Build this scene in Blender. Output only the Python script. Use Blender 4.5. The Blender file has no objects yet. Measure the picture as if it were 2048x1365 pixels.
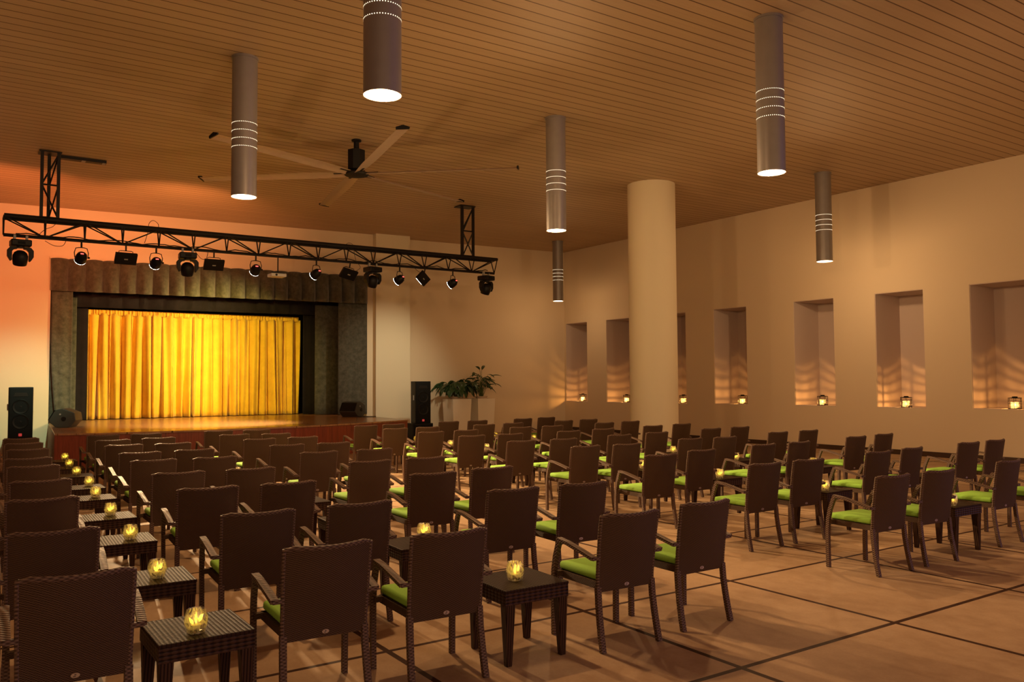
import bpy, bmesh, math, random
from math import sin, cos, pi, radians as rad
from mathutils import Vector, Matrix
random.seed(7)
S = bpy.context.scene
COL = S.collection

# ------------------------------------------------------------------ camera
cam_d = bpy.data.cameras.new('camera')
cam = bpy.data.objects.new('camera', cam_d); COL.objects.link(cam)
CH = 1.72
yaw, pitch, roll = rad(34.0), rad(2.7), rad(-0.35)
fw = Vector((sin(yaw)*cos(pitch), cos(yaw)*cos(pitch), sin(pitch)))
r0 = Vector((cos(yaw), -sin(yaw), 0)); u0 = r0.cross(fw)
rr = r0*cos(roll)+u0*sin(roll); uu = -r0*sin(roll)+u0*cos(roll)
M = Matrix((rr, uu, -fw)).transposed().to_4x4(); M.translation = (0, 0, CH)
cam.matrix_world = M
cam_d.sensor_width = 36; cam_d.lens = 36*1660/2048
cam_d.clip_end = 200; cam_d.clip_start = .05
S.camera = cam

# ------------------------------------------------------------------ world, exposure
S.view_settings.view_transform = 'Standard'; S.view_settings.look = 'None'
S.view_settings.gamma = 1; S.view_settings.use_curve_mapping = False
S.view_settings.exposure = 0.06
S.cycles.use_denoising = True
S.cycles.max_bounces = 7; S.cycles.diffuse_bounces = 4; S.cycles.glossy_bounces = 3
S.cycles.transmission_bounces = 4; S.cycles.transparent_max_bounces = 8
S.cycles.caustics_reflective = False; S.cycles.caustics_refractive = False
S.cycles.sample_clamp_indirect = 4; S.cycles.sample_clamp_direct = 30
W = bpy.data.worlds.new('ambient_fill'); S.world = W; W.use_nodes = True
bg = W.node_tree.nodes['Background']; wn = W.node_tree.nodes; wl = W.node_tree.links
# ambient fill added from the unseen rear side, warm, violet towards its right
tcn = wn.new('ShaderNodeTexCoord'); sx = wn.new('ShaderNodeSeparateXYZ'); wl.new(tcn.outputs['Generated'], sx.inputs[0])
mr = wn.new('ShaderNodeMapRange'); wl.new(sx.outputs[0], mr.inputs[0]); mr.inputs[1].default_value = .2; mr.inputs[2].default_value = .65; mr.interpolation_type = 'SMOOTHSTEP'
mx = wn.new('ShaderNodeMix'); mx.data_type = 'RGBA'; wl.new(mr.outputs[0], mx.inputs[0]); mx.inputs[6].default_value = (1, .60, .29, 1); mx.inputs[7].default_value = (.38, .30, .80, 1)
wl.new(mx.outputs[2], bg.inputs[0]); bg.inputs[1].default_value = .85

def light(name, kind, loc, energy, color, aim=None, **kw):
    d = bpy.data.lights.new(name, kind); d.energy = energy; d.color = color
    for k, v in kw.items(): setattr(d, k, v)
    o = bpy.data.objects.new(name, d); COL.objects.link(o); o.location = loc
    if aim is not None:
        o.rotation_euler = (Vector(aim)-Vector(loc)).to_track_quat('-Z', 'Y').to_euler()
    return o
WARM = (1.0, .585, .26)
PEND = [(3.10, 6.62), (3.25, 11.34), (8.28, 6.56), (8.42, 11.12), (15.58, 11.0), (16.06, 21.15)]
LAMP_Z = 4.24
for i, (x, y) in enumerate(PEND):
    light('pendant_glow', 'POINT', (x, y, LAMP_Z-.09), (235, 170, 200, 180, 90, 32)[i], WARM, shadow_soft_size=.06)
TRY = 18.1
# stage fixtures on the truss (positions repeated below where the fixtures are built)
light('par_beam', 'SPOT', (3.42, TRY+.3, 4.12), 2100, (1, .76, .14), (7.0, 24.8, 2.2), spot_size=rad(42), spot_blend=.9, shadow_soft_size=.08)
light('par_beam', 'SPOT', (8.94, TRY+.3, 4.12), 4000, (1, .72, .24), (4.3, 24.8, 2.0), spot_size=rad(48), spot_blend=1, shadow_soft_size=.08)
light('par_beam', 'SPOT', (6.84, TRY+.25, 4.15), 2600, (1, .74, .42), (5.2, 20.5, .7), spot_size=rad(60), spot_blend=1, shadow_soft_size=.08)
light('par_beam', 'SPOT', (2.05, TRY+.25, 4.15), 820, (.74, 1, .62), (1.3, 23.8, .7), spot_size=rad(48), spot_blend=1, shadow_soft_size=.08)
light('par_beam', 'SPOT', (10.42, TRY+.25, 4.15), 420, (1, .86, .56), (10.9, 23.0, 1.8), spot_size=rad(56), spot_blend=1, shadow_soft_size=.08)
light('added_wash', 'SPOT', (1.02, TRY+.1, 3.9), 1100, (1, .24, .07), (0.6, 23.9, 5.6), spot_size=rad(100), spot_blend=1, shadow_soft_size=.15)  # added orange upward spot; the moving head here points down
light('added_wash', 'SPOT', (4.03, TRY+.1, 3.9), 900, (1, .32, .10), (4.6, 23.2, 6.6), spot_size=rad(84), spot_blend=1, shadow_soft_size=.15)  # second added orange spot towards the ceiling, not a beam of this fixture
# panel floods turned back on the audience
light('flood_beam', 'SPOT', (2.85, TRY-.3, 4.12), 5200, (1, .64, .31), (5.5, 9.5, 0), spot_size=rad(64), spot_blend=1, shadow_soft_size=.09)
light('flood_beam', 'SPOT', (4.57, TRY-.3, 4.12), 5200, (1, .64, .31), (9, 8.5, 0), spot_size=rad(64), spot_blend=1, shadow_soft_size=.09)

# ------------------------------------------------------------------ node helpers
class NT:
    def __init__(s, name):
        s.m = bpy.data.materials.new(name); s.m.use_nodes = True
        s.t = s.m.node_tree; s.n = s.t.nodes; s.l = s.t.links
        s.n.clear(); s.out = s.n.new('ShaderNodeOutputMaterial')
        s.b = s.n.new('ShaderNodeBsdfPrincipled'); s.l.new(s.b.outputs[0], s.out.inputs[0])
    def node(s, t, **kw):
        n = s.n.new(t)
        for k, v in kw.items(): setattr(n, k, v)
        return n
    def set(s, inp, v):
        if hasattr(v, 'is_linked') or hasattr(v, 'links'): s.l.new(v, inp)
        else: inp.default_value = v
    def math(s, op, a, b=0.0, c=0.0):
        n = s.node('ShaderNodeMath', operation=op); s.set(n.inputs[0], a); s.set(n.inputs[1], b); s.set(n.inputs[2], c); return n.outputs[0]
    def mix(s, f, a, b):
        n = s.node('ShaderNodeMix', data_type='RGBA'); s.set(n.inputs[0], f)
        s.set(n.inputs[6], a if not isinstance(a, tuple) else (*a[:3], 1)); s.set(n.inputs[7], b if not isinstance(b, tuple) else (*b[:3], 1)); return n.outputs[2]
    def noise(s, scale, detail=3, vec=None, rough=.5):
        n = s.node('ShaderNodeTexNoise'); n.inputs['Scale'].default_value = scale; n.inputs['Detail'].default_value = detail; n.inputs['Roughness'].default_value = rough
        if vec is not None: s.l.new(vec, n.inputs['Vector'])
        return n.outputs['Fac']
    def obj(s): return s.node('ShaderNodeTexCoord').outputs['Object']
    def xyz(s, v=None):
        n = s.node('ShaderNodeSeparateXYZ'); s.l.new(v if v is not None else s.obj(), n.inputs[0]); return n.outputs
    def scale(s, v, sc):
        n = s.node('ShaderNodeMapping'); s.l.new(v, n.inputs[0]); n.inputs['Scale'].default_value = sc; return n.outputs[0]
    def ramp(s, f, lo, hi):
        n = s.node('ShaderNodeMapRange'); s.l.new(f, n.inputs[0]); n.inputs[1].default_value = lo; n.inputs[2].default_value = hi; return n.outputs[0]
    def bump(s, h, strength=.5, dist=.01):
        n = s.node('ShaderNodeBump'); n.inputs['Strength'].default_value = strength; n.inputs['Distance'].default_value = dist
        s.l.new(h, n.inputs['Height']); s.l.new(n.outputs[0], s.b.inputs['Normal'])
    def base(s, c, rough=.6, metal=0, spec=.5):
        s.set(s.b.inputs['Base Color'], (*c, 1) if isinstance(c, tuple) else c)
        s.set(s.b.inputs['Roughness'], rough); s.b.inputs['Metallic'].default_value = metal
        s.b.inputs['Specular IOR Level'].default_value = spec; return s
def plain(name, c, rough=.6, metal=0, spec=.5, var=.06, sc=8):
    n = NT(name); f = n.noise(sc, 3, n.obj())
    c2 = tuple(min(1, v*(1-var*2)) for v in c)
    n.base(n.mix(f, c2, tuple(min(1, v*(1+var)) for v in c)), rough, metal, spec); return n.m
def emis(name, c, st):
    n = NT(name); n.base((.02, .02, .02)); n.b.inputs['Emission Color'].default_value = (*c, 1); n.b.inputs['Emission Strength'].default_value = st
    return n.m

MT = {}
# painted plaster
def paint(name, c):
    n = NT(name); o = n.obj(); f = n.noise(.6, 3, o); g = n.noise(55, 2, o)
    n.base(n.mix(f, tuple(v*.95 for v in c), c), .75, 0, .25); n.bump(g, .08, .002); return n.m
MT['wall'] = paint('warm_white_paint', (.74, .62, .46))
MT['niche'] = paint('niche_shade_paint', (.64, .54, .50))  # greyer and darker than the wall: shade of the recesses painted in
MT['column'] = paint('cream_paint', (.74, .66, .50))
MT['dark'] = plain('light_block_black', (.012, .011, .012), .9)
# ceiling boards
n = NT('ceiling_boards'); o = n.obj(); X, Y, Z = n.xyz(o)[:3]
yy = n.math('DIVIDE', n.math('ADD', Y, .04), .2115); fr = n.math('FRACT', yy)
gr = n.math('LESS_THAN', fr, .085)
idn = n.node('ShaderNodeTexWhiteNoise', noise_dimensions='1D'); n.l.new(n.math('FLOOR', yy), idn.inputs['W'])
grain = n.noise(2, 4, n.scale(o, (.6, 14, 1)))
f = n.math('MULTIPLY_ADD', idn.outputs['Value'], .35, n.math('MULTIPLY', grain, .6))
c = n.mix(f, (.42, .30, .185), (.56, .41, .26))
n.base(n.mix(gr, c, (.10, .05, .022)), .55, 0, .3)
n.bump(n.math('SUBTRACT', 1, gr), .6, .012); MT['ceiling'] = n.m
# floor: mottled stained concrete with dark inlay strips
n = NT('stained_concrete'); o = n.obj(); X, Y, Z = n.xyz(o)[:3]
fx = n.math('FRACT', n.math('DIVIDE', n.math('SUBTRACT', X, 2.315), 1.597))
fy = n.math('FRACT', n.math('DIVIDE', n.math('SUBTRACT', Y, 3.39), 1.49))
g = n.math('MAXIMUM', n.math('LESS_THAN', fx, .026), n.math('LESS_THAN', fy, .026))
m1 = n.ramp(n.noise(1.3, 6, o, .62), .3, .7); m2 = n.ramp(n.noise(9, 5, n.scale(o, (1, .55, 1)), .65), .35, .7); m3 = n.ramp(n.noise(60, 3, o), .4, .75)
c = n.mix(m1, (.30, .185, .105), (.47, .315, .19)); c = n.mix(n.math('MULTIPLY', m2, .45), c, (.54, .39, .25)); c = n.mix(n.math('MULTIPLY', m3, .18), c, (.26, .155, .09))
n.base(n.mix(g, c, (.045, .018, .010)), n.math('MULTIPLY_ADD', m2, .10, .52), 0, .10)
n.bump(n.math('SUBTRACT', n.math('MULTIPLY', m2, .25), g), .25, .004); MT['floor'] = n.m
# wicker weave
def wicker(name, dark, lite, pitch=.011, mode='weave', rough=.45):
    n = NT(name); X, Y, Z = n.xyz()[:3]
    k = 2*pi/pitch
    if mode == 'weave':
        u = n.math('ADD', X, n.math('MULTIPLY', Y, .9)); v = Z
        su = n.math('SINE', n.math('MULTIPLY', u, k/2)); sv = n.math('SINE', n.math('MULTIPLY', n.math('ADD', v, n.math('MULTIPLY', Y, .2)), k))
        h = n.math('MULTIPLY_ADD', n.math('MULTIPLY', su, sv), .5, .5)
    elif mode == 'x':
        a = n.math('ABSOLUTE', n.math('SINE', n.math('MULTIPLY', X, k/2))); b = n.math('SINE', n.math('MULTIPLY', Y, k))
        h = n.math('MULTIPLY_ADD', b, .32, a)
    elif mode == 'z':
        a = n.math('ABSOLUTE', n.math('SINE', n.math('MULTIPLY', Z, k/2))); b = n.math('SINE', n.math('MULTIPLY', n.math('ADD', X, Y), k*.5))
        h = n.math('MULTIPLY_ADD', b, .34, a)
    else:
        h = n.math('ABSOLUTE', n.math('SINE', n.math('MULTIPLY', n.math('ADD', X, Y), k/2)))
    c = n.mix(n.ramp(h, .15, .9), dark, lite)
    n.base(c, rough, 0, .12 if mode == 'weave' else .07); n.bump(h, .8, .003); return n.m
MT['wicker'] = wicker('brown_wicker', (.036, .019, .010), (.135, .080, .047), pitch=.0098, rough=.6)
MT['strand'] = wicker('brown_wicker_rope', (.06, .034, .024), (.19, .12, .085), .018, rough=.42)
MT['ttop'] = wicker('table_wicker_top', (.010, .005, .003), (.036, .017, .010), .022, 'x', .5)
MT['tside'] = wicker('table_wicker_side', (.016, .008, .006), (.070, .036, .022), .020, 'z', .34)
MT['tleg'] = wicker('table_wicker_leg', (.016, .008, .006), (.070, .036, .022), .016, 'v', .36)
n = NT('lime_cushion'); o = n.obj(); n.base(n.mix(n.noise(180, 2, o), (.27, .55, .075), (.36, .66, .10)), .8, 0, .2); n.bump(n.noise(300, 2, o), .2, .002); MT['cushion'] = n.m
MT['badge'] = plain('badge_bronze', (.55, .45, .36), .35, .8); MT['badge_mark'] = plain('badge_mark', (.10, .07, .05), .5)
MT['black'] = plain('matte_black', (.005, .0045, .0045), .5, 0, .25)
MT['wedgebox'] = plain('worn_charcoal_box', (.045, .044, .038), .55)
MT['blackmetal'] = plain('black_powder_coat', (.010, .007, .006), .5, .1, .3)
MT['blackcloth'] = plain('speaker_grille', (.005, .005, .0055), .7, 0, .2, .2, 200)
MT['cable'] = plain('black_cable', (.012, .010, .010), .5)
MT['redled'] = emis('red_led', (1, .08, .06), 3.5)
MT['redlogo'] = emis('red_badge', (.8, .05, .05), .55)
MT['whiteled'] = emis('white_led', (1, .97, .88), 9)
MT['lamp_metal'] = plain('pendant_bronze_grey', (.30, .28, .28), .38, .4)
MT['lampglow'] = emis('lamp_diffuser', (1, .83, .55), 14)
MT['dots'] = emis('perforation_glow', (1, .80, .50), 3.5)
MT['label'] = plain('grey_label', (.35, .33, .30), .6)
MT['white_plastic'] = plain('white_plastic', (.6, .58, .52), .5)
# wood
def wood(name, a, b, sc, rough, groove=None, spec=.5):
    n = NT(name); o = n.obj(); f = n.noise(3, 5, n.scale(o, sc), .6)
    c = n.mix(n.ramp(f, .3, .7), a, b)
    if groove:
        ax, sp, w = groove; v = n.xyz(o)[ax]
        g = n.math('LESS_THAN', n.math('FRACT', n.math('DIVIDE', v, sp)), w); c = n.mix(g, c, tuple(x*.35 for x in a))
    n.base(c, rough, 0, spec); return n.m
MT['deck'] = wood('varnished_stage_boards', (.30, .15, .07), (.48, .27, .13), (1, 14, 1), .22, (1, .12, .03))
MT['fascia'] = wood('mahogany_panel', (.17, .035, .016), (.30, .065, .028), (9, 9, .8), .34, (0, 1.22, .006))
MT['deckside'] = wood('pale_stage_side', (.22, .15, .10), (.30, .21, .14), (6, 6, .8), .5)
MT['baseboard'] = plain('dark_baseboard', (.05, .022, .012), .5)
# curtains
def cloth(name, a, b, sc=3, rough=.85, sheen=.3):
    n = NT(name); o = n.obj(); f = n.ramp(n.noise(sc, 6, o, .7), .3, .7); n.base(n.mix(f, a, b), rough, 0, .2)
    n.b.inputs['Sheen Weight'].default_value = sheen; n.bump(n.noise(60, 3, o), .2, .003); return n.m
MT['gold'] = cloth('gold_velvet', (.70, .42, .035), (.86, .55, .05), 2.5)
MT['grey'] = cloth('crushed_grey_velvet', (.045, .043, .032), (.115, .110, .085), 9)
MT['blk'] = cloth('black_drape', (.008, .006, .008), (.016, .011, .014), 4, .9, .05)
MT['leaf'] = plain('dark_leaf', (.035, .085, .030), .38, 0, .5, .25, 6)
MT['stem'] = plain('leaf_stem', (.10, .15, .05), .5)
MT['planter'] = paint('planter_offwhite', (.86, .80, .70))
MT['soil'] = plain('soil', (.04, .025, .015), .95)
MT['pot'] = plain('inner_pot_rim', (.62, .48, .36), .6)
MT['fan'] = plain('fan_blade_alu', (.46, .34, .25), .42, .25)
MT['wax'] = plain('white_wax', (.80, .72, .55), .6)
MT['flame'] = emis('candle_flame', (1, .64, .06), 4.2)
MT['flame_lantern'] = emis('lantern_flame', (1, .66, .24), 11)
# pressed glass: clear body, cut pattern that scatters the flame light
n = NT('pressed_glass'); o = n.obj()
tr = n.node('ShaderNodeBsdfTransparent'); tr.inputs[0].default_value = (.96, .93, .82, 1)
gl = n.node('ShaderNodeBsdfGlossy'); gl.inputs[0].default_value = (1, .95, .85, 1); gl.inputs['Roughness'].default_value = .08
tl = n.node('ShaderNodeBsdfTranslucent'); tl.inputs[0].default_value = (1, .93, .75, 1)
vo = n.node('ShaderNodeTexVoronoi', feature='DISTANCE_TO_EDGE'); vo.inputs['Scale'].default_value = 38; n.l.new(n.scale(o, (1, 1, .45)), vo.inputs['Vector'])
edge = n.math('LESS_THAN', vo.outputs['Distance'], .10)
bp = n.node('ShaderNodeBump'); bp.inputs['Strength'].default_value = 1; bp.inputs['Distance'].default_value = .01; n.l.new(vo.outputs['Distance'], bp.inputs['Height']); n.l.new(bp.outputs[0], gl.inputs['Normal'])
m1 = n.node('ShaderNodeMixShader'); n.l.new(n.math('MULTIPLY_ADD', edge, .30, .03), m1.inputs[0]); n.l.new(tr.outputs[0], m1.inputs[1]); n.l.new(tl.outputs[0], m1.inputs[2])
m2 = n.node('ShaderNodeMixShader'); m2.inputs[0].default_value = .16; n.l.new(m1.outputs[0], m2.inputs[1]); n.l.new(gl.outputs[0], m2.inputs[2]); n.l.new(m2.outputs[0], n.out.inputs[0]); MT['glass'] = n.m

# ------------------------------------------------------------------ mesh helpers
class MB:
    def __init__(s): s.bm = bmesh.new()
    def face(s, vs):
        try: return s.bm.faces.new(vs)
        except ValueError: return None
    def box(s, a, b, rot=None, org=None):
        x0, y0, z0 = a; x1, y1, z1 = b
        P = [Vector(p) for p in ((x0, y0, z0), (x1, y0, z0), (x1, y1, z0), (x0, y1, z0), (x0, y0, z1), (x1, y0, z1), (x1, y1, z1), (x0, y1, z1))]
        if rot is not None: P = [rot @ (p-Vector(org or (0, 0, 0))) + Vector(org or (0, 0, 0)) for p in P]
        v = [s.bm.verts.new(p) for p in P]
        for f in ((3, 2, 1, 0), (4, 5, 6, 7), (0, 1, 5, 4), (1, 2, 6, 5), (2, 3, 7, 6), (3, 0, 4, 7)): s.face([v[i] for i in f])
        return s
    def hexa(s, lo, hi, z0, z1):   # lo, hi: 4 xy corners each
        v = [s.bm.verts.new((*p, z0)) for p in lo]+[s.bm.verts.new((*p, z1)) for p in hi]
        for f in ((3, 2, 1, 0), (4, 5, 6, 7), (0, 1, 5, 4), (1, 2, 6, 5), (2, 3, 7, 6), (3, 0, 4, 7)): s.face([v[i] for i in f])
        return s
    def rbox(s, a, b, r=.01, seg=2):
        bm2 = bmesh.new(); t = MB.__new__(MB); t.bm = bm2; t.box(a, b)
        bmesh.ops.bevel(bm2, geom=bm2.edges[:], offset=r, segments=seg, profile=.5, affect='EDGES')
        me = bpy.data.meshes.new('tmp'); bm2.to_mesh(me); bm2.free(); s.bm.from_mesh(me); bpy.data.meshes.remove(me); return s
    def prism(s, pts, d0, d1, axis='z'):
        def P(p, d): return {'z': (p[0], p[1], d), 'y': (p[0], d, p[1]), 'x': (d, p[0], p[1])}[axis]
        A = [s.bm.verts.new(P(p, d0)) for p in pts]; B = [s.bm.verts.new(P(p, d1)) for p in pts]; k = len(pts)
        s.face(A[::-1]); s.face(B)
        for i in range(k): s.face([A[i], A[(i+1) % k], B[(i+1) % k], B[i]])
        return s
    def tube(s, path, r, n=8, cap=True, rect=None, up=(0, 0, 1), closed=False):
        P = [Vector(p) for p in path]; rings = []
        m = len(P)
        for i, p in enumerate(P):
            if closed: t = P[(i+1) % m]-P[i-1]
            else: t = P[min(i+1, m-1)]-P[max(i-1, 0)]
            t = t.normalized() if t.length > 1e-9 else Vector((0, 0, 1))
            U = Vector(up)
            if abs(t.dot(U)) > .95: U = Vector((0, 1, 0)) if abs(t.y) < .9 else Vector((1, 0, 0))
            a = t.cross(U).normalized(); b = a.cross(t).normalized()
            ri = r[i] if isinstance(r, (list, tuple)) else r
            if rect:
                w, h = rect; cs = [(-w/2, -h/2), (w/2, -h/2), (w/2, h/2), (-w/2, h/2)]
                if isinstance(r, (list, tuple)): cs = [(x*ri, y*ri) for x, y in cs]
            else: cs = [(ri*cos(2*pi*k/n), ri*sin(2*pi*k/n)) for k in range(n)]
            rings.append([s.bm.verts.new(p+a*x+b*y) for x, y in cs])
        k = len(rings[0]); L = m if closed else m-1
        for i in range(L):
            A, B = rings[i], rings[(i+1) % m]
            for j in range(k): s.face([A[j], A[(j+1) % k], B[(j+1) % k], B[j]])
        if cap and not closed: s.face(rings[0][::-1]); s.face(rings[-1])
        return s
    def lathe(s, prof, n=24, c=(0, 0), jitter=0):
        rings = []
        for r, z in prof:
            rings.append([s.bm.verts.new((c[0]+r*cos(2*pi*k/n), c[1]+r*sin(2*pi*k/n), z)) for k in range(n)])
        for A, B in zip(rings, rings[1:]):
            for j in range(n): s.face([A[j], A[(j+1) % n], B[(j+1) % n], B[j]])
        return s, rings
    def disc(s, c, r, n=24, nrm=(0, 0, -1), sx=1):
        q = Vector(nrm).to_track_quat('Z', 'Y')
        s.face([s.bm.verts.new(Vector(c)+q @ Vector((r*sx*cos(2*pi*k/n), r*sin(2*pi*k/n), 0))) for k in range(n)]); return s
    def xform(s, mat):
        bmesh.ops.transform(s.bm, matrix=mat, verts=s.bm.verts[:]); return s
    def build(s, name, mat, parent=None, smooth=False, thick=0, bev=0):
        bmesh.ops.recalc_face_normals(s.bm, faces=s.bm.faces[:])
        if smooth:
            for f in s.bm.faces: f.smooth = True
            for e in s.bm.edges:
                if len(e.link_faces) == 2 and e.calc_face_angle(0) > rad(40): e.smooth = False
        me = bpy.data.meshes.new(name); s.bm.to_mesh(me); s.bm.free()
        me.materials.append(mat)
        o = bpy.data.objects.new(name, me); COL.objects.link(o)
        if parent: o.parent = parent
        if thick: md = o.modifiers.new('thickness', 'SOLIDIFY'); md.thickness = thick; md.offset = 0
        if bev: md = o.modifiers.new('bevel', 'BEVEL'); md.width = bev; md.segments = 2; md.limit_method = 'ANGLE'
        return o
def thing(name, label, cat, loc=(0, 0, 0), rz=0, group=None):
    o = bpy.data.objects.new(name, None); COL.objects.link(o); o.location = loc; o.rotation_euler = (0, 0, rz)
    o.empty_display_size = .1
    o['label'] = label; o['category'] = cat
    if group: o['group'] = group
    return o
def tag(o, label, cat, group=None):
    o['label'] = label; o['category'] = cat
    if group: o['group'] = group
    return o
def struct(o, label=None, cat=None):
    o['kind'] = 'structure'
    if label: o['label'] = label
    if cat: o['category'] = cat
    return o
def children(o): return KIDS.get(o.name, [])
KIDS = {}
def index_tree():
    KIDS.clear()
    for o in bpy.data.objects:
        if o.parent: KIDS.setdefault(o.parent.name, []).append(o)
def copy_tree(o, parent=None):
    kids = KIDS.get(o.name, [])
    c = o.copy(); COL.objects.link(c)
    if parent: c.parent = parent
    for k in kids: copy_tree(k, c)
    return c
def place(proto, loc, rz, label, used, group=None):
    c = proto if not used else copy_tree(proto)
    c.location = loc; c.rotation_euler = (0, 0, rz); c['label'] = label
    if group: c['group'] = group
    return c

# ------------------------------------------------------------------ room shell
HC = 6.17
def wy(x, off=0): return 23.94-.078*x+off        # face of the stage wall
XR = 17.67
YB = -4.0                                        # rear side left open to let the added ambient fill in
NICHES = [(8.44, 1.06), (10.60, 1.04), (12.84, 1.04), (15.51, 1.02), (17.74, 1.00), (20.12, .98), (22.27, .98)]
NW = 1.16
struct(MB().box((-9, YB, -.2), (20, 27.5, 0)).build('floor', MT['floor']), 'stained tan floor with dark inlay strips in a grid', 'floor')
struct(MB().box((-9, YB, HC), (20, 27.5, HC+.2)).build('ceiling', MT['ceiling']), 'wood board ceiling with thin dark grooves', 'ceiling')
struct(MB().box((-9.3, YB, 0), (-9, 27.5, HC)).build('wall_left', MT['wall']), 'left side wall', 'wall')
# right wall with deep niches
w = MB(); y = 2.0
for cy, sill in NICHES:
    w.box((XR, y, 0), (XR+1, cy-NW/2, HC)); y = cy+NW/2
    w.box((XR, cy-NW/2, 0), (XR+1, y, sill)); w.box((XR, cy-NW/2, 3.67), (XR+1, y, HC))
w.box((XR, y, 0), (XR+1, 25, HC)); w.box((XR+1, 2, 0), (XR+1.2, 25, HC))
struct(w.build('wall_right', MT['wall']), 'cream right wall with a row of deep lantern niches', 'wall')
for k_, (cy, sill) in enumerate(NICHES):  # thin linings added to carry the painted-in niche shade
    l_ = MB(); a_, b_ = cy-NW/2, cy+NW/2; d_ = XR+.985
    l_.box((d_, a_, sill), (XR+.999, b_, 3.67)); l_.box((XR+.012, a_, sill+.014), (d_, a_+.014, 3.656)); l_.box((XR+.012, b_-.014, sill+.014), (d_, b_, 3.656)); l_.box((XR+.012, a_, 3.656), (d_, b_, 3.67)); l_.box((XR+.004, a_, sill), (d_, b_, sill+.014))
    struct(l_.build('trim_%d' % (k_+1), MT['niche']), 'niche lining with mauve grey shade painted in')
struct(MB().box((XR-.018, 2.0, 0), (XR, 22.9, .11)).build('baseboard_right', MT['baseboard']))
# back walls
w = MB()
def slab(w, x0, x1, z0, z1, off=0, th=.35):
    w.hexa([(x0, wy(x0, off)), (x1, wy(x1, off)), (x1, wy(x1, off)+th), (x0, wy(x0, off)+th)], [(x0, wy(x0, off)), (x1, wy(x1, off)), (x1, wy(x1, off)+th), (x0, wy(x0, off)+th)], z0, z1)
slab(w, -9, 2.02, 0, HC); slab(w, 2.02, 10.33, 4.80, HC); slab(w, 10.33, 11.62, 0, HC, 0, .8); slab(w, 2.02, 10.33, 0, .68)
struct(w.build('wall_stage', MT['wall']), 'cream wall around the stage opening', 'wall')
struct((lambda m: (slab(m, 10.52, 11.62, .0, HC, -.22, .24), m)[1])(MB()).build('wall_pilaster', MT['column']), 'cream pilaster right of the stage opening', 'wall')
w = MB(); slab(w, 11.60, XR+.1, 0, HC, .36, .3)
struct(w.build('wall_back', MT['wall']), 'plain cream wall behind the planters', 'wall')
# unseen black stage house box, added behind the opening to stop light leaks
w = MB(); w.box((1.2, 25.9, .0), (11.2, 26.1, 5.6)); w.box((1.2, 24.2, 0), (1.35, 26, 5.6)); w.box((11.0, 23.95, 0), (11.2, 26, 5.6)); w.box((1.2, 24.2, 5.5), (11.2, 26, 5.6))
struct(w.build('wall_light_block', MT['dark']), 'unseen black stage house box added behind the drapes to block light', 'wall')
# round column
m, rg = MB().lathe([(.54, 0), (.54, HC)], 64, (13.2, 13.83)); m.face(rg[-1])
struct(m.build('column', MT['column'], smooth=True), 'large round cream column near the right wall', 'column')

# ------------------------------------------------------------------ stage
SH = .72
st = thing('stage', 'low curved stage with red mahogany front and glossy boards', 'stage', (0, 0, 0))
front = [(1.70, 18.62), (2.46, 18.33), (3.4, 18.16), (4.5, 18.05), (5.4, 18.03), (6.3, 18.10), (7.2, 18.28), (8.0, 18.53), (8.9, 18.87), (9.74, 19.24)]
fs = []
for i in range(len(front)-1):
    for k in range(4):
        t = k/4; fs.append(tuple(front[i][j]*(1-t)+front[i+1][j]*t for j in (0, 1)))
fs.append(front[-1])
XE = 9.90
back = [(XE, wy(XE)-.01), (XE, 25.8), (2.06, 25.8), (2.04, wy(2.04)-.01)]
poly = fs+back
MB().prism(poly, SH-.035, SH, 'z').build('deck', MT['deck'], st)
m = MB(); fi = [(x, y+.03) for x, y in fs]
A = [m.bm.verts.new((*p, 0)) for p in fi]; B = [m.bm.verts.new((*p, SH-.036)) for p in fi]
C_ = [m.bm.verts.new((p[0], p[1]+.04, 0)) for p in fi]; D_ = [m.bm.verts.new((p[0], p[1]+.04, SH-.036)) for p in fi]
for i in range(len(fi)-1):
    m.face([A[i], A[i+1], B[i+1], B[i]]); m.face([C_[i+1], C_[i], D_[i], D_[i+1]]); m.face([B[i], B[i+1], D_[i+1], D_[i]])
m.build('front_panel', MT['fascia'], st)
MB().hexa([(1.71, 18.66), (1.75, 18.66), (2.06, wy(2)-.02), (2.02, wy(2)-.02)], [(1.71, 18.66), (1.75, 18.66), (2.06, wy(2)-.02), (2.02, wy(2)-.02)], 0, SH-.036).build('side_panel', MT['deckside'], st)['label'] = 'pale side panel of the stage'
MB().box((9.68, 19.3, 0), (9.73, wy(9.7)-.02, SH-.036)).build('side_panel', MT['fascia'], st)
sp = thing('stage_step', 'low mahogany step against the wall left of the stage', 'step', (1.1, 22.6, 0))
MB().box((0, 0, 0), (.58, wy(1.6)-22.62, .33)).build('step_body', MT['fascia'], sp); MB().box((-.02, -.02, .33), (.60, wy(1.6)-22.62, .37)).build('tread', MT['deckside'], sp)

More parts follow.
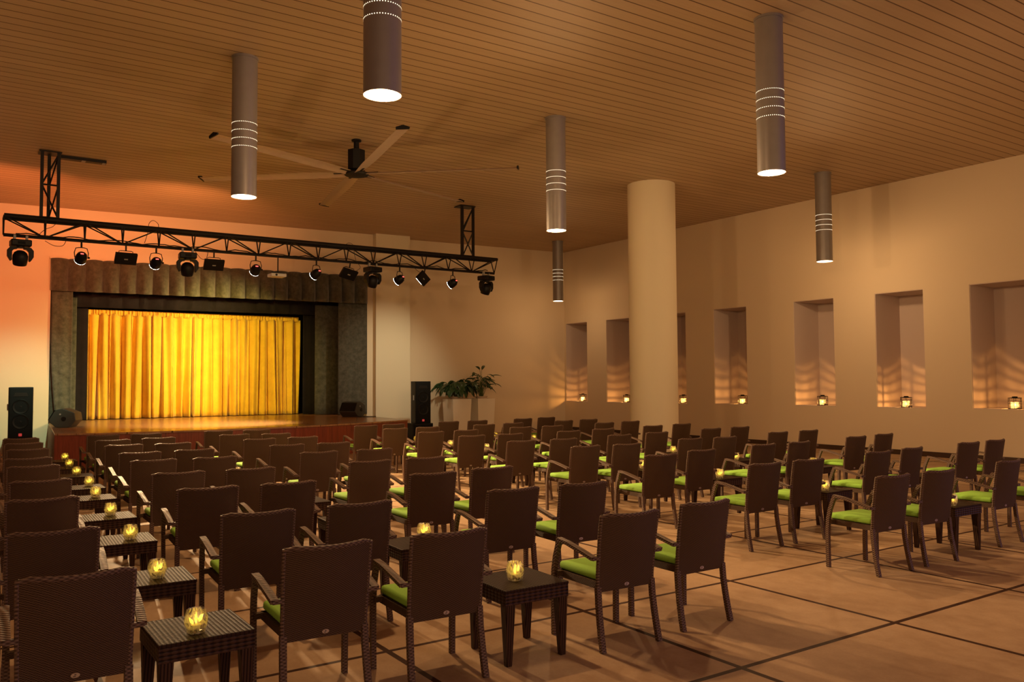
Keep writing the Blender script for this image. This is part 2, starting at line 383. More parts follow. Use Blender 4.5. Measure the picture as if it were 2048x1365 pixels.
# ------------------------------------------------------------------ curtains
def folds(name, mat, x0, x1, z0, z1, yf, amp, pitch, nz=18, seed=1, parent=None, taper=None, thick=.012, scallop=0, density=9, gather=0):
    R = random.Random(seed); nx = int((x1-x0)*density/pitch*.6)+8
    ph = [R.uniform(0, 6.28) for _ in range(8)]; m = MB(); g = []
    for j in range(nz+1):
        v = j/nz; z = z0+(z1-z0)*v; row = []
        for i in range(nx+1):
            u = i/nx; x = x0+(x1-x0)*u
            if taper: xa, xb = taper(v); x = xa+(xb-xa)*u
            q = (x0+(x1-x0)*u)/pitch*2*pi
            drift = gather*(1-v)
            wv = sin(q+1.4*sin(q*.23+ph[0])+drift*sin(q*.31+ph[1]))+.55*sin(q*1.93+ph[2]+1.1*drift*sin(q*.17+ph[3]))+.35*sin(q*.47+ph[4])
            a = amp*(.62+.48*(1-v)**.7)
            sc = scallop*(.5-.5*cos(q)) if j == 0 else 0
            row.append(m.bm.verts.new((x+.25*amp*cos(q+ph[5]), yf(x)+a*wv*.6, z+sc)))
        g.append(row)
    for j in range(nz):
        for i in range(nx): m.face([g[j][i], g[j][i+1], g[j+1][i+1], g[j+1][i]])
    return m.build(name, mat, parent, smooth=True, thick=thick)
cu = thing('stage_curtain', 'closed gold velvet curtain across the stage', 'curtain', (0, 0, 0))
folds('curtain_panel', MT['gold'], 2.86, 8.86, SH+.015, 3.60, lambda x: 24.92, .15, .27, 22, 3, cu, gather=1.6, density=34)
folds('header_band', MT['gold'], 2.86, 8.86, 3.56, 3.70, lambda x: 24.90, .035, .085, 4, 8, cu, density=14)
va = thing('stage_valance', 'pleated grey velvet valance hanging above the stage opening', 'valance', (0, 0, 0))
def vplease():
    m = MB(); N = 21; nx = N*16; nz = 14; g = []; R = random.Random(5); jit = [R.uniform(-.06, .06) for _ in range(N+2)]
    for j in range(nz+1):
        v = j/nz; z = 4.05+(4.86-4.05)*v; row = []
        for i in range(nx+1):
            u = i/nx; x = 2.0+8.31*u; f = u*N; k = int(f); t = f-k+jit[min(k, N)]*(4*(f-k)*(1-(f-k)))
            prof = sin(pi*max(0, min(1, t)))**.85
            d = .02+.26*prof*(.25+.75*min(1, (1-v)*1.6))
            dz = (.035*prof) if j == 0 else 0
            row.append(m.bm.verts.new((x, wy(x, -.06)-d+.015*sin(7*v+k*1.7)*prof, z-dz+(.012*prof if j == nz else 0))))
        g.append(row)
    for j in range(nz):
        for i in range(nx): m.face([g[j][i], g[j][i+1], g[j+1][i+1], g[j+1][i]])
    return m
vplease().build('pleated_skirt', MT['grey'], va, smooth=True, thick=.012)
m = MB(); slab(m, 1.98, 10.35, 4.86, 4.905, -.10, .095); m.build('headboard', MT['wall'], va)
DR = 'grey velvet side drapes of the stage'
def drape(label, x0, x1, off, z1, seed, pull=0, pitch=.45, amp=.035, mat='grey', z0=SH+.015):
    def tp(v): return (x0+pull*max(0, 1-v*1.7)**1.5, x1) if pull >= 0 else (x0, x1+pull*max(0, 1-v*1.7)**1.5)
    o = folds('side_drape', MT[mat], x0, x1, z0, z1, lambda x: wy(x, off), amp, pitch, 14, seed, None, tp)
    return tag(o, label, 'drape', DR if mat == 'grey' else 'black masking drapes of the stage')
drape('grey velvet drape framing the left edge of the stage', 2.03, 2.51, -.03, 4.12, 11, .14)
drape('dark grey drape folded behind the left edge drape', 2.04, 2.46, .22, 4.10, 21, 0, .3, .03)
drape('narrow green-grey drape behind the left edge drape', 2.38, 2.68, .62, 3.95, 12, 0, .5)
drape('wide grey velvet drape framing the right edge of the stage', 9.44, 10.30, -.05, 4.10, 13, 0, .55)
drape('grey velvet drape behind the right edge drape', 8.98, 9.75, .60, 4.00, 14, 0, .5)
drape('black leg curtain left of the gold curtain', 2.42, 3.00, 1.05, 4.3, 15, 0, .4, .03, 'blk')
drape('black leg curtain right of the gold curtain', 8.78, 9.75, 1.05, 4.3, 16, 0, .4, .03, 'blk')
tag(folds('black_border', MT['blk'], 2.4, 9.9, 3.72, 4.75, lambda x: wy(x, .8), .04, .4, 6, 17), 'black border curtain hanging above the gold curtain', 'curtain')

# ------------------------------------------------------------------ pendants
def make_pendant():
    t = thing('pendant_lamp', '', 'pendant lamp', (0, 0, HC), 0, 'cylinder pendant lamps')
    L = HC-LAMP_Z; R = .168
    m, rg = MB().lathe([(R, 0), (R, -L), (R-.008, -L), (R-.008, -L+.06), ], 40); m.face(rg[0][::-1])
    m.build('tube', MT['lamp_metal'], t, smooth=True)
    MB().disc((0, 0, -L+.012), R-.009, 40).build('diffuser', MT['lampglow'], t)
    m = MB()
    for z in (-.93, -1.04, -1.15, -1.26):
        for k in range(44):
            a = 2*pi*k/44; c = Vector(((R+.0015)*cos(a), (R+.0015)*sin(a), z)); m.disc(c, .0045, 8, (cos(a), sin(a), 0))
    m.build('light_holes', MT['dots'], t)
    m, rg = MB().lathe([(R+.012, -.0), (R+.012, -.03), (R, -.03)], 40); m.build('ceiling_collar', MT['lamp_metal'], t, smooth=True)
    return t
pl = make_pendant(); index_tree()
PL = ['grey cylinder pendant lamp, closest, cut off by the top edge', 'grey cylinder pendant lamp above the left part of the fan', 'grey cylinder pendant lamp high at right, nearest the right wall lamps', 'grey cylinder pendant lamp between the fan and the round column', 'short-looking grey cylinder pendant lamp in front of the right wall', 'farthest grey cylinder pendant lamp, in the corner beside the column']
for i, (x, y) in enumerate(PEND): place(pl, (x, y, HC), rad(i*3), PL[i], i > 0)

# ------------------------------------------------------------------ ceiling fan
fan = thing('ceiling_fan', 'very large six-blade ceiling fan with black motor', 'fan', (6.10, 14.14, HC))
m, rg = MB().lathe([(.05, 0), (.05, -.20)], 16); m.build('downrod', MT['black'], fan, smooth=True)
MB().lathe([(.09, 0), (.09, -.03), (.05, -.04)], 16)[0].build('mounting_plate', MT['black'], fan)
m, rg = MB().lathe([(.03, -.16), (.165, -.20), (.165, -.56), (.10, -.60)], 8); m.build('motor_housing', MT['black'], fan)
m, rg = MB().lathe([(.001, -.60), (.20, -.61), (.23, -.635), (.21, -.665), (.10, -.68), (.001, -.685)], 32); m.build('hub', MT['blackmetal'], fan, smooth=True)
for k in range(6):
    a = rad(20+60*k)
    m = MB(); prof = []
    n_ = 12; up = []; lo = []
    for i in range(n_+1):
        t = i/n_; x = (t-.5); th = .022*sin(pi*t)**.7+.002; cam_ = .02*sin(pi*t)
        up.append((x, cam_+th/2)); lo.append((x, cam_-th/2))
    ring = up+lo[::-1]; secs = []
    for r_, ch, tw in ((.20, .17, 17), (.9, .24, 14), (1.9, .22, 11), (2.98, .19, 8)):
        row = []
        for (x, z) in ring:
            xx = x*ch; zz = z; c_, s_ = cos(rad(tw)), sin(rad(tw)); row.append(m.bm.verts.new((r_, xx*c_-zz*s_, -.64+xx*s_+zz*c_)))
        secs.append(row)
    for A, B in zip(secs, secs[1:]):
        for i in range(len(A)): m.face([A[i], A[(i+1) % len(A)], B[(i+1) % len(A)], B[i]])
    m.face(secs[0][::-1]); m.face(secs[-1])
    m.xform(Matrix.Rotation(a, 4, 'Z')); bl = m.build('blade', MT['fan'], fan, smooth=True)
    m = MB().prism([(-.105, -.66), (.10, -.63), (.11, -.60), (.0, -.575), (-.11, -.62)], 2.98, 3.005, 'x'); m.xform(Matrix.Rotation(a, 4, 'Z')); m.build('blade_tip', MT['black'], bl)
    m = MB().box((.12, -.05, -.63), (.42, .05, -.618)); m.xform(Matrix.Rotation(a, 4, 'Z')); m.build('blade_bracket', MT['blackmetal'], bl)

# ------------------------------------------------------------------ lighting truss
tr = thing('lighting_truss', 'long black triangular truss hanging across the stage front', 'truss', (0, TRY, 4.5))
X0, X1 = .74, 11.66; TZ = .345
for s in (-1, 1): MB().tube([(X0, s*.15, TZ), (X1, s*.15, TZ)], .042, 8).build('top_chord', MT['blackmetal'], tr, smooth=True)
MB().tube([(X0, 0, 0), (X1, 0, 0)], .032, 8).build('bottom_chord', MT['blackmetal'], tr, smooth=True)
NP = 16; dx = (X1-X0)/NP
for i in range(NP+1):
    x = X0+dx*i
    MB().tube([(x, -.15, TZ), (x, .15, TZ)], .013, 6).build('brace', MT['blackmetal'], tr)
    for s in (-1, 1): MB().tube([(x, s*.15, TZ), (x, 0, 0)], .014, 6).build('brace', MT['blackmetal'], tr)
    if i < NP:
        a, b = (TZ, 0) if i % 2 == 0 else (0, TZ)
        for s in ((-1,) if i in (3, 9) else (-1, 1)):
            MB().tube([(x, s*.15*(a > 0), a), (x+dx, s*.15*(b > 0), b)], .014, 6).build('brace', MT['blackmetal'], tr)
def hanger(xs, label):
    t = thing('truss_hanger', label, 'truss hanger', (xs[0], TRY, 4.86), 0, 'vertical frames holding the truss')
    w = xs[1]-xs[0]; h = HC-4.87
    for (x, y) in ((0, -.12), (w, -.12), (w/2, .14)): MB().box((x-.028, y-.028, 0), (x+.028, y+.028, h)).build('upright', MT['blackmetal'], t)
    zz = [0.02, h*.5, h*.97]
    for k, (z0, z1) in enumerate(((zz[0], zz[1]), (zz[1], zz[2]))):
        MB().tube([(w if k == 0 else 0, -.12, z0), (0 if k == 0 else w, -.12, z1)], .018, 6).build('brace', MT['blackmetal'], t)
        MB().tube([(w/2, .14, z0), (w, -.12, z1)], .016, 6).build('brace', MT['blackmetal'], t)
    for z in zz[:2]: MB().tube([(0, -.12, z), (w, -.12, z)], .018, 6).build('brace', MT['blackmetal'], t)
    MB().box((-.05, -.16, h-.02), (w+.05, .18, h)).build('ceiling_plate', MT['blackmetal'], t)
    return t
hanger((1.34, 1.62), 'black vertical frame holding the left end of the truss')
hanger((10.62, 10.95), 'black vertical frame holding the right end of the truss')
rl = thing('ceiling_rail', 'short black rail on the ceiling beside the left truss frame', 'rail', (1.62, TRY+.15, HC))
MB().box((.06, -.07, -.06), (.86, .07, -.001)).build('channel', MT['blackmetal'], rl)
MB().box((.42, -.072, -.062), (.49, .072, -.059)).build('clip', MT['label'], rl); MB().box((.79, -.072, -.062), (.85, .072, -.059)).build('clip', MT['label'], rl)
# cables
R = random.Random(4); pts = []
for i in range(120):
    x = X0+.2+i*(X1-X0-.4)/119; pts.append((x, TRY+.03*sin(i*.9), 4.5+.045+.02*sin(i*.7)+.012*R.uniform(-1, 1)))
tag(MB().tube(pts, .011, 5).build('power_cable', MT['cable'], smooth=True), 'black power cable running along the bottom chord of the truss', 'cable')
def loop(x0, z0, pts, label):
    P = [(x0+a, TRY-.03, z0+b) for a, b in pts]; Q = []
    for i in range(len(P)-1):
        for k in range(5):
            t = k/5; p0 = Vector(P[max(i-1, 0)]); p1 = Vector(P[i]); p2 = Vector(P[i+1]); p3 = Vector(P[min(i+2, len(P)-1)])
            Q.append(.5*((2*p1)+(-p0+p2)*t+(2*p0-5*p1+4*p2-p3)*t*t+(-p0+3*p1-3*p2+p3)*t**3))
    Q.append(Vector(P[-1])); tag(MB().tube(Q, .006, 5).build('cable_loop', MT['cable'], smooth=True), label, 'cable', 'loose cable loops on the truss')
loop(3.35, 4.50, [(-.16, .05), (-.10, .28), (-.08, .46), (.0, .53), (.09, .47), (.10, .39)], 'thin cable looping above the truss over the second can light')
loop(1.42, 4.50, [(-.14, .0), (.0, .16), (.12, .22), (.22, .34)], 'thin cable rising behind the left truss frame')
loop(1.62, 4.46, [(-.2, -.02), (-.05, -.10), (.10, -.09), (.16, .02)], 'cable loop under the truss beside the first moving head')
loop(4.30, 4.44, [(-.12, .02), (0, -.12), (.1, -.12), (.14, .03)], 'cable loop under the truss beside the second moving head')
loop(8.0, 4.50, [(-.18, .0), (-.1, -.12), (-.26, -.24)], 'cable dropping from the truss to the third panel light')
loop(7.6, 4.50, [(-.1, .35), (0, .44), (.12, .40), (.15, .2), (.2, .02)], 'thin cable looping above the truss over the third panel light')
loop(9.3, 4.50, [(0, .0), (.1, -.08), (.25, -.14), (.34, .0)], 'cable sagging under the truss beside the last panel light')

def moving_head():
    t = thing('moving_head_light', '', 'moving head light', (0, 0, 0), 0, 'moving head lights under the truss')
    MB().rbox((-.17, -.16, -.17), (.17, .16, -.05), .02).build('base', MT['black'], t)
    for x in (-.10, .10): MB().box((x-.02, -.03, -.05), (x+.02, .03, .045)).build('clamp', MT['label'], t)
    for s in (-1, 1):
        m = MB().prism([(s*.05, -.185), (s*.17, -.185), (s*.215, -.24), (s*.215, -.36), (s*.165, -.45), (s*.14, -.44), (s*.14, -.27), (s*.10, -.225), (s*.05, -.215)], -.06, .06, 'y'); m.build('yoke_arm', MT['black'], t, bev=.008)
    MB().tube([(0, 0, -.17), (0, 0, -.20)], .07, 16).build('pivot', MT['blackmetal'], t)
    m, rg = MB().lathe([(.001, .135), (.06, .125), (.105, .09), (.13, .03), (.13, -.05), (.115, -.14), (.105, -.15), (.10, -.13), (.001, -.125)], 20)
    m.xform(Matrix.Translation((0, 0, -.375)) @ Matrix.Rotation(rad(22), 4, 'X')); hd = m.build('head', MT['black'], t, smooth=True)
    m = MB().disc((0, 0, -.128), .095, 20); m.xform(Matrix.Translation((0, 0, -.375)) @ Matrix.Rotation(rad(22), 4, 'X')); m.build('lens', MT['blackcloth'], hd)
    MB().box((-.06, -.165, -.14), (.06, -.160, -.09)).build('display', MT['blackcloth'], t)
    return t
def par_can():
    t = thing('can_light', '', 'stage light', (0, 0, 0), 0, 'can lights under the truss')
    MB().tube([(0, 0, .04), (0, 0, -.10)], .018, 8).build('clamp', MT['blackmetal'], t)
    m = MB().tube([(-.115, 0, -.30), (-.125, 0, -.2), (-.10, 0, -.115), (-.04, 0, -.10), (.04, 0, -.10), (.10, 0, -.115), (.125, 0, -.2), (.115, 0, -.30)], .009, 6); m.build('yoke', MT['blackmetal'], t)
    T = Matrix.Translation((0, 0, -.29)) @ Matrix.Rotation(rad(62), 4, 'X')   # axis down and towards the stage
    m, rg = MB().lathe([(.001, .12), (.05, .115), (.09, .07), (.105, 0), (.108, -.10), (.100, -.10), (.098, -.07)], 24)
    m.xform(T); h = m.build('can', MT['black'], t, smooth=True)
    m = MB(); 
    for k in range(9):
        a0 = 2*pi*k/9+.08; a1 = 2*pi*(k+1)/9-.08; q = []
        for i in range(5):
            a = a0+(a1-a0)*i/4; q.append((.107*cos(a), .107*sin(a)))
        p = [(1.0*x, y) for x, y in q]+[(x*.955, y*.955) for x, y in q[::-1]]
        m.prism(p, -.108, -.101, 'z')
    m.xform(T); m.build('led_ring', MT['whiteled'], h)
    m = MB().box((-.035, -.012, .118), (.02, .008, .126)); m.xform(T @ Matrix.Rotation(rad(0), 4, 'X')); m.build('display', MT['redled'], h)
    MB().tube([(.115, 0, -.29), (.15, 0, -.29)], .018, 8).build('knob', MT['blackmetal'], t)
    return t
def panel_light(skew):
    t = thing('panel_light', '', 'stage light', (0, 0, 0), 0, 'flat panel lights under the truss')
    MB().tube([(0, 0, .04), (0, 0, -.10)], .016, 8).build('clamp', MT['blackmetal'], t)
    MB().tube([(-.13, 0, -.16), (-.13, 0, -.11), (-.10, 0, -.10), (.10, 0, -.10), (.13, 0, -.11), (.13, 0, -.16)], .008, 6).build('yoke', MT['blackmetal'], t)
    T = Matrix.Translation((0, 0, -.255)) @ Matrix.Rotation(rad(skew), 4, 'Y') @ Matrix.Rotation(rad(38), 4, 'X')
    m = MB().rbox((-.205, -.03, -.125), (.205, .03, .125), .006); m.xform(T); b = m.build('housing', MT['black'], t)
    m = MB().box((-.035, -.033, -.012), (.035, -.030, .012)); m.xform(T); m.build('label_plate', MT['label'], b)
    m = MB().box((-.15, .028, -.128), (.15, .036, -.112)); m.xform(T); m.build('lit_edge', MT['whiteled'], b)
    return t
mh, pc, pn = moving_head(), par_can(), panel_light(0); index_tree()
BZ = 4.465
for i, (x, r_, l) in enumerate(((1.02, 4, 'leftmost black moving head light under the truss'), (4.03, -6, 'second moving head light from the left, over the valance'), (8.22, 10, 'third moving head light, before the right end of the valance'), (11.40, 16, 'rightmost black moving head light at the truss end'))):
    place(mh, (x, TRY-.02, BZ), rad(r_), l, i > 0)
for i, (x, r_, l) in enumerate(((2.05, 5, 'first can light from the left'), (3.42, 5, 'second can light from the left, under the cable loop'), (5.46, 0, 'can light left of the projector'), (6.84, 25, 'can light right of the projector, tilted to the left'), (8.94, 30, 'can light between the third moving head and last panel light'), (10.42, 32, 'rightmost can light under the truss'))):
    place(pc, (x, TRY, BZ), rad(r_), 'black '+l, i > 0)
for i, (x, r_, l) in enumerate(((2.85, 3, 'black square panel light between the first two can lights'), (4.57, -2, 'black panel light right of the second moving head'), (7.66, 12, 'black panel light left of the third moving head'), (9.63, 35, 'black panel light near the right end, turned aside'))):
    c = place(pn, (x, TRY, BZ), rad(r_), l, i > 0)
    if i >= 2: c.rotation_euler = (0, rad(24 if i == 3 else 10), rad(r_))
pj = thing('projector', 'small projector hanging on a pole from the truss', 'projector', (5.95, TRY, BZ))
MB().tube([(0, 0, .03), (0, 0, -.34)], .014, 8).build('pole', MT['blackmetal'], pj)
MB().rbox((-.19, -.15, -.43), (.15, .15, -.36), .012).build('body', MT['white_plastic'], pj); MB().box((-.16, -.10, -.36), (.12, .10, -.33)).build('bracket', MT['black'], pj)
MB().tube([(-.08, -.152, -.395), (-.08, -.16, -.395)], .025, 12).build('lens', MT['black'], pj)

# ------------------------------------------------------------------ loudspeakers
def tower(name, x, y, z, label, rz, h=1.12):
    t = thing(name, label, 'loudspeaker', (x, y, z), rz); w, d = .235, .22
    MB().prism([(-w, -d), (w, -d), (w*.86, d), (-w*.86, d)], 0, h, 'z').build('cabinet', MT['black'], t, bev=.012)
    MB().box((-w+.02, -d-.012, .02), (w-.02, -d, h-.02)).build('grille', MT['blackcloth'], t, bev=.01)
    for zz, r in ((h*.33, .165), (h*.62, .165)):
        m, rg = MB().lathe([(r, 0), (r-.012, .010), (r-.03, .004), (.06, -.004), (.001, .006)], 28); m.xform(Matrix.Translation((0, -d-.010, zz)) @ Matrix.Rotation(rad(90), 4, 'X')); m.build('woofer', MT['black'], t, smooth=True)
    MB().prism([(-.14, h-.20), (.14, h-.20), (.11, h-.12), (-.11, h-.12)], -d-.020, -d-.010, 'y').build('horn', MT['blackmetal'], t)
    m = MB().rbox((-.032, -d-.020, .055), (.032, -d-.012, .115), .010); b = m.build('badge', MT['redlogo'], t)
    m = MB()
    for a in ((-.018, .09, -.010, .10), (-.004, .074, .003, .10), (.008, .074, .018, .082)): m.box((a[0], -d-.0225, a[1]-.0), (a[2], -d-.0195, a[3]))
    m.build('badge_mark', MT['label'], b)
    m = MB().tube([(-w-.004, -.10, h*.55+k*.035) for k in range(5)], .02, 10); m.build('side_handle', MT['label'], t)
    return t
def sub(x, y, label, rz, w=.62, h=.51):
    t = thing('subwoofer', label, 'loudspeaker', (x, y, 0), rz); MB().rbox((-w/2, -.25, 0), (w/2, .25, h), .012).build('cabinet', MT['black'], t)
    MB().box((-w/2+.03, -.262, .03), (w/2-.03, -.25, h-.03)).build('grille', MT['blackcloth'], t)
sub(1.27, 21.2, 'black bass speaker under the left loudspeaker tower', rad(-4)); tower('loudspeaker', 1.27, 21.2, .512, 'tall black loudspeaker left of the stage', rad(-4))
sub(11.10, 21.2, 'black bass speaker under the right loudspeaker tower', rad(-4)); tower('loudspeaker', 11.12, 21.2, .512, 'tall black loudspeaker right of the stage beside planters', rad(-6), 1.19)
# wedge monitors
def wedge(x, y, rz, label):
    t = thing('stage_monitor', label, 'monitor speaker', (x, y, SH), rz)
    pr = [(-.10, 0), (.17, 0), (.30, .16), (.27, .33), (.02, .43), (-.12, .40), (-.27, .15)]
    MB().prism(pr, -.26, .26, 'y').build('cabinet', MT['wedgebox'], t, bev=.015)
    MB().prism([(-.262, .17), (-.135, .385), (-.15, .395), (-.278, .178)], -.24, .24, 'y').build('grille', MT['blackcloth'], t)
    m = MB().tube([(.05, -.262, .2), (.05, -.272, .2)], .05, 16); m.build('pole_socket', MT['blackmetal'], t)
    m = MB().tube([(-.02, -.262, .30), (-.02, -.272, .30)], .02, 10); m.build('knob', MT['label'], t)
    m = MB().tube([(-.262, .0, .17), (-.135, .0, .385)], .006, 6); m.build('trim_strip', MT['label'], t)
wedge(2.13, 21.2, rad(-22), 'black wedge monitor speaker at the left end of the stage')
wedge(9.32, 21.85, rad(35), 'black monitor speaker tucked by the right grey drape')
P = [(9.3+.03*i+.02*sin(i), 21.55-.012*i+.04*sin(i*.8), SH+.012) for i in range(19)]
tag(MB().tube(P, .010, 5).build('floor_cable', MT['cable'], smooth=True), 'black cable on the stage boards beside the right monitor', 'cable')

# ------------------------------------------------------------------ planters and plants
def leaf(m, base, direction, length, width, droop, roll=0):
    d = Vector(direction).normalized(); side = d.cross(Vector((0, 0, 1)))
    side = side.normalized() if side.length > .01 else Vector((1, 0, 0)); n_ = 7; prev = None
    p = Vector(base); dd = d.copy()
    for i in range(n_+1):
        t = i/n_; wd = width*.5*(sin(pi*min(1, t*1.02))**.75)*(1-.25*t)
        s2 = (side*cos(roll)+Vector((0, 0, 1))*sin(roll)); up = s2.cross(dd).normalized()
        a, b, c = m.bm.verts.new(p-s2*wd+up*wd*.35), m.bm.verts.new(p), m.bm.verts.new(p+s2*wd+up*wd*.35)
        if prev: m.face([prev[0], prev[1], b, a]); m.face([prev[1], prev[2], c, b])
        prev = (a, b, c); p = p+dd*(length/n_); dd = (dd+Vector((0, 0, -droop/n_))).normalized()
def planter(x, y, s, label):
    t = thing('planter', label, 'planter', (x, y, 0), 0, 'tall square planters'); b = s*.43; h = 1.15
    m = MB(); lo = [(-b, -b), (b, -b), (b, b), (-b, b)]; a = s/2; hi = [(-a, -a), (a, -a), (a, a), (-a, a)]; q = a-.03; ii = [(-q, -q), (q, -q), (q, q), (-q, q)]
    L = [m.bm.verts.new((*p, 0)) for p in lo]; H_ = [m.bm.verts.new((*p, h)) for p in hi]; I_ = [m.bm.verts.new((*p, h)) for p in ii]; J = [m.bm.verts.new((*p, h-.06)) for p in ii]
    for k in range(4):
        j = (k+1) % 4; m.face([L[k], L[j], H_[j], H_[k]]); m.face([H_[k], H_[j], I_[j], I_[k]]); m.face([I_[k], I_[j], J[j], J[k]])
    m.face(J); m.face(L[::-1]); m.build('planter_body', MT['planter'], t)
    return t
planter(13.00, 22.35, .66, 'left tall off-white square planter under drooping plant')
planter(13.92, 22.40, .64, 'right tall off-white square planter under upright plant')
def plant(x, y, name, label, seed, mode):
    t = thing(name, label, 'plant', (x, y, 1.085), 0, 'potted plants in the planters'); R = random.Random(seed)
    m, rg = MB().lathe([(.15, 0), (.19, .11), (.20, .11), (.20, .135), (.175, .135), (.17, .10)], 24); m.build('inner_pot', MT['pot'], t, smooth=True)
    MB().disc((0, 0, .10), .172, 24, (0, 0, 1)).build('soil', MT['soil'], t)
    lf = MB(); sm = MB()
    N = 64 if mode == 'low' else 46
    for i in range(N):
        a = 2*pi*i/N*2.4+R.uniform(-.3, .3)
        if mode == 'low':
            rad_ = R.uniform(.12, .48); h = R.uniform(.30, .60)-rad_*.25; L = R.uniform(.34, .48); wd = R.uniform(.16, .23); dr = R.uniform(1.3, 2.6); el = R.uniform(-.5, .25)
        else:
            rad_ = R.uniform(.05, .42); h = R.uniform(.28, .72); L = R.uniform(.30, .44); wd = R.uniform(.09, .14); dr = R.uniform(.5, 1.7); el = R.uniform(-.2, .6)
            if i in (3, 11): rad_, h, el = .08, .86, .7
        tip = Vector((rad_*cos(a), rad_*sin(a), .1+h)); p0 = Vector((.04*cos(a), .04*sin(a), .09)); mid = (p0+tip)/2+Vector((-.05*cos(a), -.05*sin(a), .08))
        sm.tube([p0, mid, tip], [.009, .007, .005], 5)
        leaf(lf, tip, (cos(a), sin(a), el), L, wd, dr, R.uniform(-.5, .5))
    lf.build('leaves', MT['leaf'], t, smooth=True, thick=.003); sm.build('stems', MT['stem'], t, smooth=True)
plant(13.00, 22.35, 'leafy_plant', 'low plant with broad dark drooping leaves in left planter', 3, 'low')
plant(13.92, 22.40, 'leafy_plant', 'taller upright plant with long narrow leaves in right planter', 9, 'tall')

# ------------------------------------------------------------------ niche lanterns
def lantern():
    t = thing('candle_lantern', '', 'lantern', (0, 0, 0), 0, 'caged candle lanterns in the wall niches')
    m = MB(); r = .122; N = 24
    for z in [.012+.0340*k for k in range(7)]:
        m.tube([(r*cos(2*pi*k/N), r*sin(2*pi*k/N), z) for k in range(N)], .0042, 5, closed=True)
    for k in range(6):
        a = 2*pi*k/6+.3; m.tube([(r*cos(a), r*sin(a), 0), (r*cos(a), r*sin(a), .22)], .005, 5)
    m.build('cage', MT['blackmetal'], t)
    m, rg = MB().lathe([(.001, .003), (.118, .003), (.118, .008), (.001, .008)], 24); m.build('base_plate', MT['blackmetal'], t)
    m, rg = MB().lathe([(.122, .218), (.122, .226), (.05, .232), (.05, .252), (.001, .256)], 24); m.build('lid', MT['blackmetal'], t, smooth=True)
    m, rg = MB().lathe([(.07, .009), (.075, .05), (.075, .15), (.072, .15), (.072, .02)], 20); m.build('glass_cup', MT['glass'], t, smooth=True)
    m, rg = MB().lathe([(.001, .009), (.035, .009), (.035, .055), (.001, .055)], 16); c = m.build('candle', MT['wax'], t)
    m, rg = MB().lathe([(.001, .058), (.012, .07), (.015, .085), (.008, .11), (.001, .128)], 12); m.build('flame', MT['flame_lantern'], c, smooth=True)
    return t
ln = lantern(); index_tree()
LN = [(8.27, 1.06, 'brightest wire lantern, in the nearest niche at the right edge'), (10.58, 1.04, 'wire lantern in the second niche from the right edge'), (12.75, 1.04, 'wire lantern in the third niche from the right edge'), (15.25, 1.02, 'wire lantern in the first niche right of the column'), (17.45, 1.00, 'wire lantern in the niche half hidden by the column'), (19.93, .98, 'wire lantern in the niche just left of the column'), (22.15, .98, 'wire lantern in the farthest niche near the corner')]
for i, (y, z, l) in enumerate(LN):
    place(ln, (XR+.17, y, z+.0142), rad(20*i), l, i > 0)
    light('lantern_glow', 'POINT', (XR+.17-.028, y+.028, z+.088), 34, (1, .46, .13), shadow_soft_size=.008)

